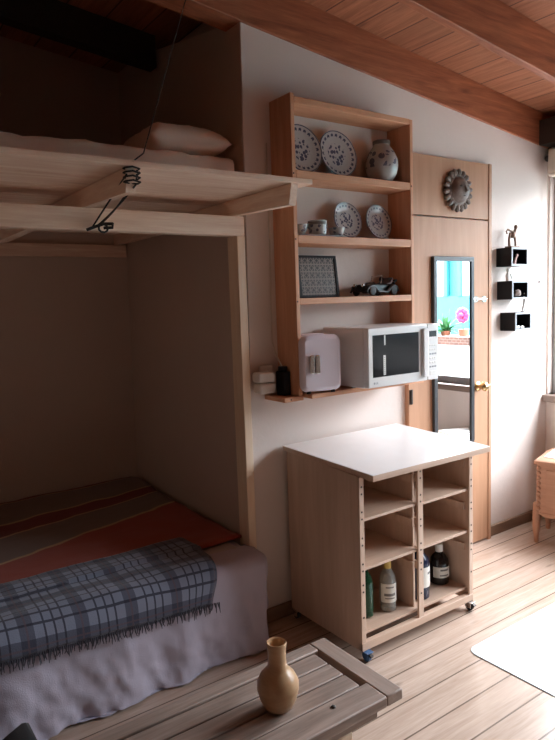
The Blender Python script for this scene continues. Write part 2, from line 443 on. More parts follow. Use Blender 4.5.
b.box(XR, XR+.2, YF, WY0, 0, zt); b.box(XR, XR+.2, WY1, .12, 0, zt); b.box(XR, XR+.2, WY0, WY1, 0, WZ0); b.box(XR, XR+.2, WY0, WY1, WZ1, zt)
struct('wall_right', b, 'plaster', 'right plaster wall with the wide window above a brown sill', 'wall')

# beams
def roof_beam(name, y0, y1, label, x1=XR, top=.2):
    return struct(name, B().hexa([(XL, y0, zc(XL)), (x1, y0, zc(x1)), (x1, y1, zc(x1)), (XL, y1, zc(XL))], [(XL, y0, zc(XL, top)), (x1, y0, zc(x1, top)), (x1, y1, zc(x1, top)), (XL, y1, zc(XL, top))]), 'beam', label, 'beam', bevel=.004)
roof_beam('ceiling_beam', -.012, .118, 'orange brown roof beam lying along the top of the white wall')
roof_beam('ceiling_beam', -.590, -.548, 'orange brown roof beam out in the room, at the upper right')
roof_beam('ceiling_beam', -1.69, -1.65, 'roof beam above the viewer')
roof_beam('ceiling_beam', -2.79, -2.75, 'roof beam behind the viewer')
struct('ceiling_beam', B().hexa([(-.8, .76, zc(-.8, .04)), (1.5, .76, zc(1.5, .04)), (1.5, .84, zc(1.5, .04)), (-.8, .84, zc(-.8, .04))], [(-.8, .76, zc(-.8, .2)), (1.5, .76, zc(1.5, .2)), (1.5, .84, zc(1.5, .2)), (-.8, .84, zc(-.8, .2))]), 'shade_darkwood', 'dark roof beam deep inside the sleeping alcove', 'beam', bevel=.004)
struct('ceiling_beam', B().box(XR-.13, XR, YF, -.6, 2.42, 2.57).box(XR-.13, XR, -.54, -.013, 2.42, 2.57), 'shade_darkwood', 'wall plate beam along the top of the window wall, its backlit shade painted in', 'beam')
struct('baseboard_back', B().box(3.215, XR, -.018, 0, 0, .065), 'base', 'brown baseboard right of the door', 'baseboard', bevel=.004)
struct('baseboard_back_left', B().box(1.5, 2.49, -.018, 0, 0, .065), 'base', 'brown baseboard between the bed and the cabinet', 'baseboard', bevel=.004)
struct('baseboard_right', B().box(XR-.018, XR, YF, -.02, 0, .065), 'base', 'brown baseboard under the window', 'baseboard', bevel=.004)

# window
w = thing('window_1', (XR+.08, -1.18, WZ0), 'wide grey framed window in the right wall', 'window'); w['kind'] = 'structure'
b = B(); fx0, fx1 = XR+.05, XR+.11
for y in (WY0, -1.405, WY1-.05): b.box(fx0, fx1, y, y+.05, WZ0, WZ1)
for y0, y1 in ((WY0+.05, -1.405), (-1.355, WY1-.05)):
    b.box(fx0, fx1, y0, y1, WZ0, WZ0+.05); b.box(fx0, fx1, y0, y1, WZ1-.05, WZ1)
b.build('window_frame', 'winframe', w, .003)
for y0, y1 in ((WY0+.05, -1.405), (-1.355, WY1-.05)):
    B().box(XR+.077, XR+.083, y0, y1, WZ0+.05, WZ1-.05).build('window_pane', 'pane', w)
B().box(XR-.05, XR+.05, WY0-.03, WY1+.010, WZ0-.045, WZ0).build('window_sill', 'sill', w, .004)

# door (plywood leaf, panel above, latch, lever handle, hinge)
d = thing('door_1', (2.86, 0, 0), 'plain plywood door with a fixed panel above it', 'door'); d['kind'] = 'structure'
B().box(2.50, 3.185, -.03, -.002, .012, 1.928).build('door_leaf', 'door', d, .002)
B().box(2.50, 3.185, -.03, -.002, 1.936, 2.25).build('door_panel', 'door', d, .002)
B().box(3.187, 3.213, -.034, -.002, .0, 2.252).build('door_jamb', 'door', d, .002)
b = B(); b.lathe([(.026, 0), (.026, .006), (.012, .012), (.010, .045), (0, .046)], (3.085, -.03, .965), 20, 1)
h = B(Matrix.Translation((3.085, -.03, .965)) @ Matrix.Rotation(PI/2, 4, 'X'))
h.lathe([(.028, 0), (.028, .006), (.012, .012), (.011, .035), (.024, .045), (.026, .06), (.016, .07), (0, .072)], n=20); h.build('door_handle', 'brass', d); b.bm.free()
B().box(3.118, 3.150, -.034, -.030, .945, .985).tube([(3.134, -.034, .967), (3.134, -.065, .967), (3.16, -.068, .967)], .006, 8).build('latch_lever', 'brass', d, .001)
b = B().box(3.03, 3.08, -.034, -.030, 1.46, 1.49).box(3.13, 3.16, -.034, -.030, 1.46, 1.49)
b.tube([(3.03, -.04, 1.475), (3.10, -.042, 1.476), (3.155, -.04, 1.474)], .006, 8); b.ball((3.06, -.043, 1.475), .010); b.ball((3.145, -.043, 1.475), .009)
b.build('latch', 'chrome', d)
for z in (.965, .25, 1.75): B().box(2.505, 2.53, -.033, -.030, z-.04, z+.04).tube([(2.515, -.036, z-.04), (2.515, -.036, z+.04)], .005, 8).build('hinge', 'iron', d)

# ------------------------------------------------------------------ bunk bed (platform above the alcove)
t = thing('bunk_bed', (1.48, .03, 0), 'pale pine loft platform on a beam across the alcove, overhanging the lower bed', 'bunk')
B().box(1.458, 1.4985, -.022, .06, 0, 1.789).build('post', 'pale_z', t, .003)
B().box(-.8, 1.4985, -.022, .042, 1.79, 1.872).build('beam', 'pale_x', t, .003)
for xj in (1.432, .793, .15, -.45):
    b = B().prism([(-.436, 1.858), (-.456, 1.935), (1.34, 1.935), (1.34, 1.872), (.06, 1.872)], xj, xj+.033, 0)
    b.build('joist', 'pale_y', t, .002)
ys = [-.462, -.255, -.045, .165, .375, .585, .795, 1.005, 1.195]
rr = random.Random(3)
for y0, y1 in zip(ys, ys[1:]+[1.345]):
    x1 = 1.53 if y1 < 0 else 1.498
    e = [rr.uniform(-.003, .003) for _ in range(13)]
    b = B(); n = 12; xs = [-.8+(x1+.8)*i/n for i in range(n+1)]
    lo = []
    pts = [(x, y0+e[i]) for i, x in enumerate(xs)]+[(x1, y1-.006), (-.8, y1-.006)]
    b.prism(pts, 1.936, 1.955); b.build('plank', 'pale_x', t, .002, smooth=False)
B().box(-.8, 1.498, 1.31, 1.348, 1.80, 1.872).build('ledger', 'pale_x', t, .003)
B().tube([(1.47, .0, 1.83), (1.47, -.004, 1.83)], .006, 8).build('bolt', 'iron', t)
B().box(.60, .635, .042, 1.31, 1.79, 1.845).build('cross_rail', 'pale_y', t, .003)

# upper mattress, pillow
def soft_box(x0, x1, y0, y1, z0, z1, amp=.008, nx=24, ny=16, nz=4, r=.04, seed=0):
    b = B(); c = Vector(((x0+x1)/2, (y0+y1)/2, (z0+z1)/2)); h = Vector(((x1-x0)/2, (y1-y0)/2, (z1-z0)/2))
    bmesh.ops.create_cube(b.bm, size=2)
    bmesh.ops.subdivide_edges(b.bm, edges=[e for e in b.bm.edges if abs(e.verts[0].co.x-e.verts[1].co.x) > 1], cuts=nx, use_grid_fill=True)
    bmesh.ops.subdivide_edges(b.bm, edges=[e for e in b.bm.edges if abs(e.verts[0].co.y-e.verts[1].co.y) > 1], cuts=ny, use_grid_fill=True)
    bmesh.ops.subdivide_edges(b.bm, edges=[e for e in b.bm.edges if abs(e.verts[0].co.z-e.verts[1].co.z) > 1], cuts=nz, use_grid_fill=True)
    for v in b.bm.verts:
        p = Vector((v.co.x*h.x, v.co.y*h.y, v.co.z*h.z))
        q = Vector([max(-(h[i]-r), min(h[i]-r, p[i])) for i in range(3)])
        dlt = p-q
        if dlt.length > 1e-9: p = q+dlt.normalized()*r
        w = noise.noise((p+c)*9+Vector((seed, 0, 0)))*amp+noise.noise((p+c)*23)*amp*.5
        nrm = dlt.normalized() if dlt.length > 1e-9 else Vector((0, 0, 0))
        if p.z+c.z < z0+.02: w = min(w, 0)
        v.co = p+c+nrm*w
    return b
um = soft_box(-.75, 1.508, .03, 1.28, 1.955, 2.135, .012, 60, 20, 5, .035).build('mattress', 'cream', loc=(.36, .65, 1.955), ang=180)
tag(um, 'thin mattress in a cream sheet lying up on the loft platform', 'mattress')
def pillow(cx, cy, cz, lx, ly, th):
    b = B(); n = 20; vt = {}; vb = {}
    for i in range(n+1):
        for j in range(n+1):
            a, c = -1+2*i/n, -1+2*j/n
            pin = 1-.06*(abs(a)*abs(c))**2+.0
            x = a*lx*(1-.05*(1-c*c)*0-.07*(1-abs(c))*abs(a)**3); y = c*ly*(1-.08*(1-abs(a))*abs(c)**3)
            hgt = max(0, (1-a**4)*(1-c**4))**.6*th*(1+.12*noise.noise(Vector((a*2.2, c*2.2, 5))))
            vt[i, j] = b.v((cx+x, cy+y, cz+th*.55+hgt*.75+.006*noise.noise(Vector((a*5, c*5, 1)))))
            vb[i, j] = vt[i, j] if i in (0, n) or j in (0, n) else b.v((cx+x, cy+y, cz+max(0, th*.55-hgt*.55)))
    for i in range(n):
        for j in range(n):
            b.f([vt[i, j], vt[i+1, j], vt[i+1, j+1], vt[i, j+1]]); b.f([vb[i, j+1], vb[i+1, j+1], vb[i+1, j], vb[i, j]])
    return b
pl = pillow(1.312, .235, 2.140, .195, .18, .10).build('pillow', 'pillow', loc=(1.312, .235, 2.140), ang=180)
tag(pl, 'plump cream pillow at the end of the loft mattress', 'pillow')

# rope
b = B()
R0 = Vector((.825, -.452, 1.93))
b.tube([(1.285, -.016, 2.76), (1.06, -.23, 2.34), (.86, -.44, 1.985), (.812, -.462, 1.95)], .0023, 6)
for z in (1.93, 1.917, 1.903, 1.889):
    b.tube([(.786, -.462, z), (.808, -.468, z+.004), (.834, -.462, z), (.834, -.445, z-.002), (.81, -.440, z-.002), (.786, -.446, z), (.786, -.462, z)], .0032, 6)
hk = Vector((.835, -.034, 1.80))
for k, (ox, oz, sag) in enumerate(((-.02, .0, .0), (.008, -.03, .015), (.022, .01, .035))):
    p0 = Vector((.81+ox, -.462, 1.91+oz)); pts = []
    for i in range(9):
        s = i/8; p = p0.lerp(hk+Vector((ox*.6, 0, .004*k)), s); p.z -= sag*4*s*(1-s)*.5; pts.append(p)
    b.tube(pts, .0032, 6)
b.tube([hk+Vector((.05*math.cos(a*.7)*.35+.01, -.05, .015*math.sin(a*.7)-.01)) for a in range(10)], .004, 6)
b.tube([hk+Vector((-.035, 0, -.012)), hk+Vector((-.005, -.006, 0)), hk+Vector((.03, -.01, .012)), hk+Vector((.055, -.03, .01)), hk+Vector((.045, -.05, -.006)), hk+Vector((.02, -.03, -.006))], .0062, 6)
ro = b.build('rope', 'rope', loc=(.825, -.452, 1.93)); tag(ro, 'dark rope hanging from the roof beam, knotted round the platform joist', 'rope')

# ------------------------------------------------------------------ lower bed
t = thing('bed', (.4, .6, 0), 'low bed built into the alcove beneath the loft platform', 'bed')
B().box(-.75, 1.40, -.10, 1.32, 0, .16).build('bed_base', 'base', t, .006)
soft_box(-.76, 1.43, -.13, 1.335, .16, .415, .004, 40, 24, 4, .05).build('mattress', 'mattress', t, ang=180)

def drape(s, tt, off=0., xr=1.425, yf=-.115, top=.418, rad=.055, minz=.012, fold=1.0):
    k = 1-min(1, max(0, (tt+.10)/.055))
    dx = max(0, s-xr)*(k*k*(3-2*k)); dy = max(0, yf-tt); d = math.hypot(dx, dy)
    bx, by = min(s, xr), max(tt, yf)
    if d < 1e-7: return Vector((bx, by, top+off))
    ex, ey = dx/d, -dy/d; L = rad*PI/2
    if d < L: a = d/rad; out = rad*math.sin(a); down = rad*(1-math.cos(a)); nh, nv = math.sin(a), math.cos(a)
    else: out = rad; down = rad+(d-L); nh, nv = 1, 0
    f = min(1, down/.40)
    ph = s*15+(tt*9 if dy == 0 else 0)+2*noise.noise(Vector((s*3, 0, 2)))
    out += fold*f*(.012*math.sin(ph*1.3)+.024*noise.noise(Vector((s*7+down*3, down*3.5, 1)))+.016*noise.noise(Vector((s*19-down*6, down*8, 4)))+.007*noise.noise(Vector((s*45, down*30, 4))))+.022*f
    out -= .10*f*f*abs(ex)
    out += .012*abs(ex*ey)*2*math.sin(math.atan2(-ey, ex)*6)*f*2
    out = max(out, .012*nh)
    return Vector((bx+ex*(out+off*nh), by+ey*(out+off*nh), max(minz, top-down+off*nv)))

def cloth(us, vs, fn, uvf=None):
    b = B(); g = [[b.v(fn(u, v)) for v in vs] for u in us]
    lay = b.bm.loops.layers.uv.new('UVMap') if uvf else None
    for i in range(len(us)-1):
        for j in range(len(vs)-1):
            if len({g[i][j], g[i+1][j], g[i+1][j+1], g[i][j+1]}) < 4: continue
            f = b.f([g[i][j], g[i+1][j], g[i+1][j+1], g[i][j+1]])
            if f and lay:
                for lp, (a, c) in zip(f.loops, ((i, j), (i+1, j), (i+1, j+1), (i, j+1))): lp[lay].uv = uvf(us[a], vs[c])
    return b
def lin(a, c, n): return [a+(c-a)*i/n for i in range(n+1)]
def solid(o, th):
    m = o.modifiers.new('solid', 'SOLIDIFY'); m.thickness = th; m.offset = -1; return o
S_us = lin(-.75, 1.30, 150)+lin(1.30, 1.93, 60)[1:]
S_vs = lin(.22, -.06, 10)+lin(-.06, -.66, 60)[1:]
def spread_fn(s, tt):
    p = drape(s, tt)
    if tt > -.02: p.z -= .012
    p.z += .010*noise.noise(Vector((s*9, tt*9, 0)))+.004*noise.noise(Vector((s*25, tt*25, 0)))*(1 if p.z > .4 else 0)
    return p
sp = cloth(S_us, S_vs, spread_fn).build('bedspread', 'spread', loc=(.4, -.17, 0), ang=180)
tag(sp, 'grey lilac bedspread hanging over the front of the low bed to the floor', 'bedspread')
# striped blanket over the top
def bl_fn(s, y):
    z = .433+.006*noise.noise(Vector((s*6, y*6, 3)))+.004*noise.noise(Vector((s*15, y*15, 3)))
    if y > 1.22: z += .0
    z += .022*math.exp(-((y-1.15)/.18)**2)*(1+noise.noise(Vector((s*2.5, 0, 0))))
    yy = y
    if y < .10: z += .006
    return Vector((s, yy, z))
bx = (.49, .9, 1.2, 1.5)
def bl_uv(s, y):
    q = [.035, .433+.305*(s-.49), .763+.20*(s-.56), .943+.10*(s-.60), 1.29]; vv = [0, .247, .5, .608, .857]
    q = [max(q[0]+.02*i, a) for i, a in enumerate(q)]
    if y >= q[4]: return (s, min(1, .857+(y-q[4])*.6))
    for i in range(4):
        if y <= q[i+1] or i == 3:
            return (s, vv[i]+(vv[i+1]-vv[i])*max(0, (y-q[i])/(q[i+1]-q[i])))
bl = cloth(lin(-.75, 1.452, 70), lin(.035, 1.335, 60), bl_fn, bl_uv).build('striped_blanket', 'blanket', loc=(.4, .7, .42), ang=180)
solid(bl, .012); tag(bl, 'red blanket with taupe stripes spread over the top of the low bed', 'blanket')
# folded plaid
def plaid_pos(s, w, off):
    # w: metres from back edge (on top) towards the front and down; back edge at y=.155
    tt = .155-w*(1-.07*max(-.2, (1.2-s)/.84))+.022*(1.2-s)
    p = drape(s, tt, off+.012, fold=.35)
    p += Vector((0, -.4, 1))*(.007*noise.noise(Vector((s*5, w*14, 0)))+.003*noise.noise(Vector((s*14, w*20, 2))))
    if p.y > .02 and p.z > .4: p.z += .014
    return p
t = thing('plaid_blanket', (.4, -.1, .44), 'folded blue and grey plaid wool blanket with fringe across the front of the low bed', 'blanket')
for nm, off, x1, w1 in (('lower_fold', .004, 1.205, .445), ('upper_fold', .016, 1.19, .425)):
    o = cloth(lin(-.72, x1, 90), lin(0 if off < .01 else .008, w1, 40), lambda s, w: plaid_pos(s+(.035*math.sin(w*9)-.04*w if s > 1.0 else 0)*max(0, (s-1.0)/.2), w, off), lambda s, w: (s+.9, w+.02)).build(nm, 'plaid', t, ang=180)
    solid(o, .009)
b = B(); rf = random.Random(5)
for i in range(250):
    s = -.70+1.89*i/249; w0 = .43
    p = plaid_pos(s, w0, .012); q = plaid_pos(s+rf.uniform(-.012, .012), w0+rf.uniform(.028, .045), .012); m = p.lerp(q, .5)+Vector((rf.uniform(-.004, .004), -.003, 0))
    b.tube([p, m, q], [.0028, .0024, .0012], 4)
b.build('fringe', 'fringe', t)

# bag at the lower left
t = thing('bag', (.36, -.42, 0), 'small black and blue bag standing on the floor before the bed', 'bag')
b = soft_box(.10, .365, -.56, -.34, 0, .175, .012, 10, 10, 8, .05, 4); b.build('body', 'bagblue', t, ang=180)
b = B(); b.prism([(.31, .02), (.395, .0), (.40, .10), (.398, .212), (.375, .216), (.30, .18)], -.50, -.36, 1); b.build('flap', 'bagblack', t, .012)
B().tube([(.24, -.45, .17), (.26, -.47, .205), (.30, -.47, .215), (.35, -.46, .20)], .010, 8).build('strap', 'bagblack', t)

# ------------------------------------------------------------------ bench and vase
t = thing('bench', (.65, -1.0, 0), 'long weathered wooden slatted bench in front of the bed', 'bench')
X0, X1, Y0, Y1, ZT = .08, 1.228, -1.178, -.827, .40
B().box(X0, X1-.0615, Y1-.048, Y1, ZT-.032, ZT).build('rail', 'bench', t, .004)
B().box(X0, X1-.0615, Y0, Y0+.084, ZT-.032, ZT).build('rail', 'bench', t, .004)
B().box(X1-.061, X1, Y0, Y1, ZT-.032, ZT).build('end_rail', 'bench_y', t, .004)
B().box(X0-.073, X0-.002, Y0, Y1, ZT-.032, ZT).build('end_rail', 'bench_y', t, .004)
ya, yb = Y0+.088, Y1-.052; n = 3; pw = (yb-ya)/n
for i in range(n): B().box(X0+.02, X1-.082, ya+i*pw+.003, ya+(i+1)*pw-.003, ZT-.034, ZT-.003).build('slat', 'bench', t, .003)
B().box(X0, X1-.07, Y0+.03, Y1-.03, ZT-.075, ZT-.036).build('support', 'bench', t, .003)
for x in (X0+.02, X1-.215):
    for y in (Y0+.03, Y1-.075): B().hexa([(x+.006, y+.006, 0), (x+.044, y+.006, 0), (x+.044, y+.044, 0), (x+.006, y+.044, 0)], [(x, y, ZT-.076), (x+.05, y, ZT-.076), (x+.05, y+.05, ZT-.076), (x, y+.05, ZT-.076)]).build('leg', 'pale_z', t, .003)
B().ball((1.02, -1.12, ZT+.001), .007, sz=.5).build('nail_head', 'iron', t)
vz = B(); vz.lathe([(0, 0), (.030, 0), (.038, .004), (.050, .030), (.0575, .062), (.057, .082), (.048, .104), (.034, .120), (.0265, .132), (.0245, .150), (.0245, .180), (.0265, .196), (.0275, .204), (.026, .208), (.0215, .206), (.019, .195), (.018, .15), (0, .148)], (0, 0, 0), 48)
for q in vz.bm.verts:
    q.co.z *= .90
v = vz.build('vase', 'vase', local=True); v.location = (.904, -1.026, .4005); tag(v, 'tan bottle-necked vase standing on the slatted bench', 'vase')

# ------------------------------------------------------------------ rolling cabinet
ang = math.radians(0)
t = thing('rolling_cabinet', (1.674, -.512, 0), 'open plywood shelving cabinet with pale top on four casters', 'cabinet', rot=(0, 0, ang))
W, D = .722, .478          # local frame: x 0..W, y 0 (front) .. D (back)
def L(b, n, m, bev=.002, parent=t, **k): return b.build(n, m, parent, bev, local=True, **k)
zf, zb, z0 = .789, .816, .044
def side(x0, x1): return B().prism([(0.0, z0), (D, z0), (D, zb), (0, zf)], x0, x1, 0)
L(side(0, .018), 'side_panel', 'ply'); L(side(W-.018, W), 'side_panel', 'ply')
def post(x0, x1):
    o = L(B().box(x0, x1, -.012, -.0005, z0, zf-.003), 'front_post', 'ply')
    for z in (.745, .715, .64, .61, .53, .50, .42, .39, .33, .30, .19):
        B().lathe([(.0045, 0), (.0045, .0012), (0, .0012)], ((x0+x1)/2, -.0132, z), 8, 1).build('screw_hole', 'screw', o, local=True)
    return o
post(0, .026); post(W/2-.016, W/2+.016); post(W-.026, W)
L(B().prism([(.03, .10), (D-.02, .10), (D-.02, zb-.012), (.03, zf-.004)], W/2-.006, W/2+.006, 0), 'divider', 'ply')
L(B().prism([(.02, z0), (W-.02, z0), (W-.02, zb-.01), (.02, zb-.01)], D-.012, D-.001, 1), 'back_panel', 'ply')
def shelf(x0, x1, z, d0=0.0, sl=.0, m='ply_x'): return L(B().hexa([(x0, d0, z-.006), (x1, d0, z-.006), (x1, D-.014, z-.006+sl), (x0, D-.014, z-.006+sl)], [(x0, d0, z+.006), (x1, d0, z+.006), (x1, D-.014, z+.006+sl), (x0, D-.014, z+.006+sl)]), 'shelf', m, .001)
xa, xb, xc, xd = .019, W/2-.007, W/2+.007, W-.019
shelf(xa, xb, .598); shelf(xc, xd, .592); shelf(xa, xb, .388); shelf(xc, xd, .388)
L(B().box(xa, xd, .012, D-.014, .098, .11), 'bottom_shelf', 'ply_x', .001)
L(B().box(0.0, W, -.014, .012, z0, .078), 'bottom_rail', 'ply_x', .002)
for x0, x1 in ((xa, xa+.012), (xb-.012, xb), (xc, xc+.012), (xd-.012, xd)):
    for z in (.69, .49, .29): L(B().box(x0, x1, .02, D-.02, z, z+.035), 'runner', 'ply', .001)
wt = L(B().hexa([(.012, -.082, zf-.009), (W+.035, -.082, zf-.011), (W+.015, D+.01, zb-.002), (-.014, D+.01, zb-.002)], [(.012, -.082, zf+.0155), (W+.035, -.082, zf+.0135), (W+.015, D+.01, zb+.0175), (-.014, D+.01, zb+.0175)]), 'worktop', 'ply_x', .002)
L(B().hexa([(.013, -.081, zf+.0158), (W+.034, -.081, zf+.0138), (W+.014, D+.009, zb+.0178), (-.013, D+.009, zb+.0178)], [(.013, -.081, zf+.0178), (W+.034, -.081, zf+.0158), (W+.014, D+.009, zb+.0198), (-.013, D+.009, zb+.0198)]), 'laminate', 'top', 0, wt)
for i, (x, y, m) in enumerate(((.022, -.02, 'bluewheel'), (W-.02, -.012, 'rubber'), (.012, D-.03, 'rubber'), (W-.025, D-.03, 'rubber'))):
    o = L(B().box(x-.018, x+.018, y-.018, y+.018, z0-.004, z0-.0005).box(x-.014, x-.011, y-.012, y+.016, .014, z0-.004).box(x+.011, x+.014, y-.012, y+.016, .014, z0-.004), 'caster', 'bluewheel' if i == 0 else 'chrome', .001)
    L(B().lathe([(0, -.0105), (.013, -.0105), (.0215, -.008), (.0228, 0), (.0215, .008), (.013, .0105), (0, .0105)], (x, y+.004, .0228), 20, 0), 'wheel', m, 0, o)
    if i < 2: L(B().prism([(y-.030, .034), (y-.012, .040), (y-.008, .036), (y-.026, .026)], x-.008, x+.008, 0), 'brake_pedal', 'iron', .001, o)

# bottles on the cabinet's bottom shelf
def bottle(loc, prof, m, label, lab=None, cap=None, capm='capsule', labm='paper', rot=0, prints=()):
    t = thing('bottle', loc, label, 'bottle', 'bottles in the rolling cabinet', (0, 0, rot))
    B().lathe(prof, n=28).build('body', m, t, local=True)
    if lab:
        r, a, c = lab; n = 18; b = B(); lo = []; hi = []
        for i in range(n+1):
            th = -PI/2+(i/n-.5)*2.4
            lo.append((r*math.cos(th), r*math.sin(th))); hi.append(((r+.0008)*math.cos(th), (r+.0008)*math.sin(th)))
        b.prism(hi+lo[::-1], a, c); lb = b.build('label', labm, t, local=True)
        for (z, hgt, w) in prints:
            b = B(); pin = []; pout = []
            for i in range(9):
                th = -PI/2+(i/8-.5)*w; pin.append(((r+.0008)*math.cos(th), (r+.0008)*math.sin(th))); pout.append(((r+.0013)*math.cos(th), (r+.0013)*math.sin(th)))
            b.prism(pout+pin[::-1], z, z+hgt); b.build('label_print', 'print', lb, local=True)
    if cap: B().lathe(cap, n=24).build('cap', capm, t, local=True)
    return t
SH = .1105
def zs(p, k): return [(a, b*k) for a, b in p]
wine = [(0, .002), (.030, 0), (.0355, .004), (.0365, .02), (.0365, .165), (.033, .188), (.018, .215), (.0145, .23), (.0142, .272), (.0155, .276), (.0155, .286), (0, .287)]
bottle((1.930, -.420, SH), zs(wine, .86), 'clear', 'clear wine bottle with cream label and mustard neck in the cabinet', (.0372, .045, .130), zs([(.0, .289), (.0162, .289), (.0165, .228), (.0155, .222)], .86), 'capsule', rot=-.5, prints=((.075, .012, 1.4), (.062, .005, 1.2), (.112, .006, 1.0)))
bottle((1.812, -.40, SH), [(0, .002), (.028, 0), (.034, .004), (.035, .02), (.035, .15), (.028, .175), (.014, .20), (.013, .235), (.0145, .24), (.0145, .25), (0, .251)], 'green', 'dark green bottle half hidden behind the cabinet left post')
bottle((2.128, -.425, SH), [(0, .002), (.040, 0), (.048, .004), (.049, .02), (.049, .165), (.043, .19), (.022, .215), (.017, .225), (.017, .235), (0, .235)], 'bluish', 'large dark blue bottle with white label behind the cabinet centre post', (.0497, .06, .155), [(0, .262), (.019, .262), (.02, .258), (.02, .228), (.017, .226)], 'mwgrey', rot=.6, prints=((.12, .01, 1.0),))
bottle((2.318, -.385, SH), zs([(0, .002), (.038, 0), (.045, .004), (.046, .015), (.046, .115), (.042, .14), (.03, .162), (.018, .175), (.0165, .185), (0, .186)], .86), 'amber', 'squat black bottle with white cap and oval label in the cabinet', (.0467, .038, .090), zs([(0, .226), (.0185, .226), (.0195, .222), (.0195, .183), (.016, .18)], .86), 'whitep', rot=-.3, prints=((.072, .009, .9), (.047, .006, 1.0)))

# ------------------------------------------------------------------ wall shelf unit
t = thing('wall_shelf', (2.04, 0, 1.06), 'tall open pine shelf unit fixed to the white wall', 'shelf')
yf, sx0, sx1 = -.157, 1.666, 2.413
B().box(sx0-.001, sx0+.019, yf, -.001, 1.082, 2.378).build('side_panel', 'shelf_z', t, .002)
B().box(sx1-.020, sx1, yf, -.001, 1.092, 2.364).build('side_panel', 'shelf_z', t, .002)
def wb(z0, z1, x0=sx0+.020, x1=sx1-.021, y0=yf, nm='shelf_board'): return B().box(x0, x1, y0, -.001, z0, z1).build(nm, 'shelf_x', t, .002)
wb(2.340, 2.366); wb(2.028, 2.062); wb(1.750, 1.786); wb(1.484, 1.513)
B().hexa([(1.585, -.157, 1.060), (1.69, -.157, 1.060), (1.69, -.001, 1.060), (1.585, -.001, 1.060)], [(1.585, -.157, 1.080), (1.69, -.157, 1.080), (1.69, -.001, 1.080), (1.585, -.001, 1.080)]).build('bottom_ledge', 'shelf_x', t, .002)
B().box(1.6915, 2.413, -.215, -.001, 1.072, 1.091).build('bottom_board', 'shelf_x', t, .002)
for x, z, y in ((1.672, 2.046, yf), (1.672, 1.768, yf), (1.672, 1.498, yf), (2.40, 2.046, yf), (1.62, 1.07, -.157)): B().lathe([(.004, 0), (.004, -.001), (0, -.0015)], (x, y, z), 8, 1).build('screw', 'screw', t)

# crockery
def plate(loc, R, mat, label, tilt, rz=0, grp='blue flower plates on the wall shelf'):
    p = B(); p.lathe([(0, .004), (R*.55, .004), (R*.62, .006), (R*.95, .017), (R, .019), (R*.995, .0225), (R*.93, .020), (R*.62, .0105), (R*.5, .0085), (0, .0085)], n=56)
    o = p.build('plate', mat, local=True, ang=60)
    o.rotation_euler = (PI/2-tilt, 0, rz); o.location = loc; return tag(o, label, 'plate', grp)
def plate_z(R, tilt, board): return board+R*math.cos(tilt)+.001+.019*math.sin(tilt)
ti = math.radians(12)
R1 = .111
p1 = plate((1.790, -.052, plate_z(R1, ti, 2.062)), R1, 'plate_a', 'large blue flower plate at the left end of the top shelf', ti)
p2 = dup(p1, (2.005, -.050, plate_z(R1, ti, 2.062)), 'large blue flower plate standing beside the round jar on the top shelf'); p2.rotation_euler.y = 0
R2 = .086
p3 = plate((2.062, -.042, plate_z(R2, ti, 1.786)), R2, 'plate_b', 'small blue flower plate next to the cups on the second shelf', ti)
dup(p3, (2.268, -.042, plate_z(R2, ti, 1.786)), 'small blue flower plate at the right end of the second shelf')
j = B(); j.lathe([(0, 0), (.045, 0), (.05, .004), (.072, .04), (.081, .075), (.079, .105), (.062, .145), (.046, .166), (.040, .176), (.040, .198), (.036, .199), (.034, .185), (.034, .17), (0, .168)], n=40)
t = thing('jar', (2.270, -.085, 2.0632), 'round grey jar painted with blue flowers on the top shelf', 'jar')
j.build('body', 'jar', t, local=True); B().lathe([(.0405, .180), (.0425, .183), (.0425, .196), (.0405, .199), (.0395, .199), (.0395, .180)], n=32).build('collar', 'print', t, local=True)
def cup(loc, s, label, handle=True, rz=0, mat='pot'):
    t = thing('cup', loc, label, 'cup', 'blue flower cups on the second shelf', (0, 0, rz))
    B().lathe([(0, 0), (.022*s, 0), (.024*s, .004*s), (.036*s, .022*s), (.041*s, .05*s), (.0385*s, .05*s), (.034*s, .024*s), (.02*s, .008*s), (0, .007*s)], n=30).build('bowl', mat, t, local=True)
    if handle: B().tube([(.038*s, 0, .042*s), (.053*s, 0, .044*s), (.060*s, 0, .030*s), (.052*s, 0, .017*s), (.034*s, 0, .016*s)], .0045*s, 8).build('handle', mat, t, local=True)
    return t
B1 = 1.7865
tr = B(); tr.prism([(1.70, -.15), (1.935, -.15), (1.935, -.06), (1.70, -.06)], B1, B1+.007); tr = tr.build('tray', 'mwgrey', None, .003, loc=(1.82, -.1, B1)); tag(tr, 'flat grey tray under the small cups on the second shelf', 'tray')
cup((1.735, -.108, B1+.0075), .86, 'small grey cup at the left end of the tray on the second shelf', rz=PI)
t = thing('sugar_bowl', (1.838, -.105, B1+.0075), 'straight-sided blue flower bowl with two handles between the small cups', 'bowl')
B().lathe([(0, 0), (.036, 0), (.040, .004), (.042, .03), (.041, .052), (.044, .064), (.041, .065), (.038, .052), (.037, .01), (0, .008)], n=32).build('bowl', 'pot', t, local=True)
B().lathe([(.0425, .046), (.0435, .048), (.0435, .056), (.0425, .058), (.0415, .058), (.0415, .046)], n=32).build('rim_band', 'print', t, local=True)
for s in (-1, 1): B().tube([(s*.041, 0, .05), (s*.054, 0, .05), (s*.056, 0, .034), (s*.041, 0, .022)], .004, 8).build('handle', 'pot', t, local=True)
cup((1.958, -.100, B1+.0002), .92, 'small grey cup standing right of the bowl, before the small plate', rz=.4)

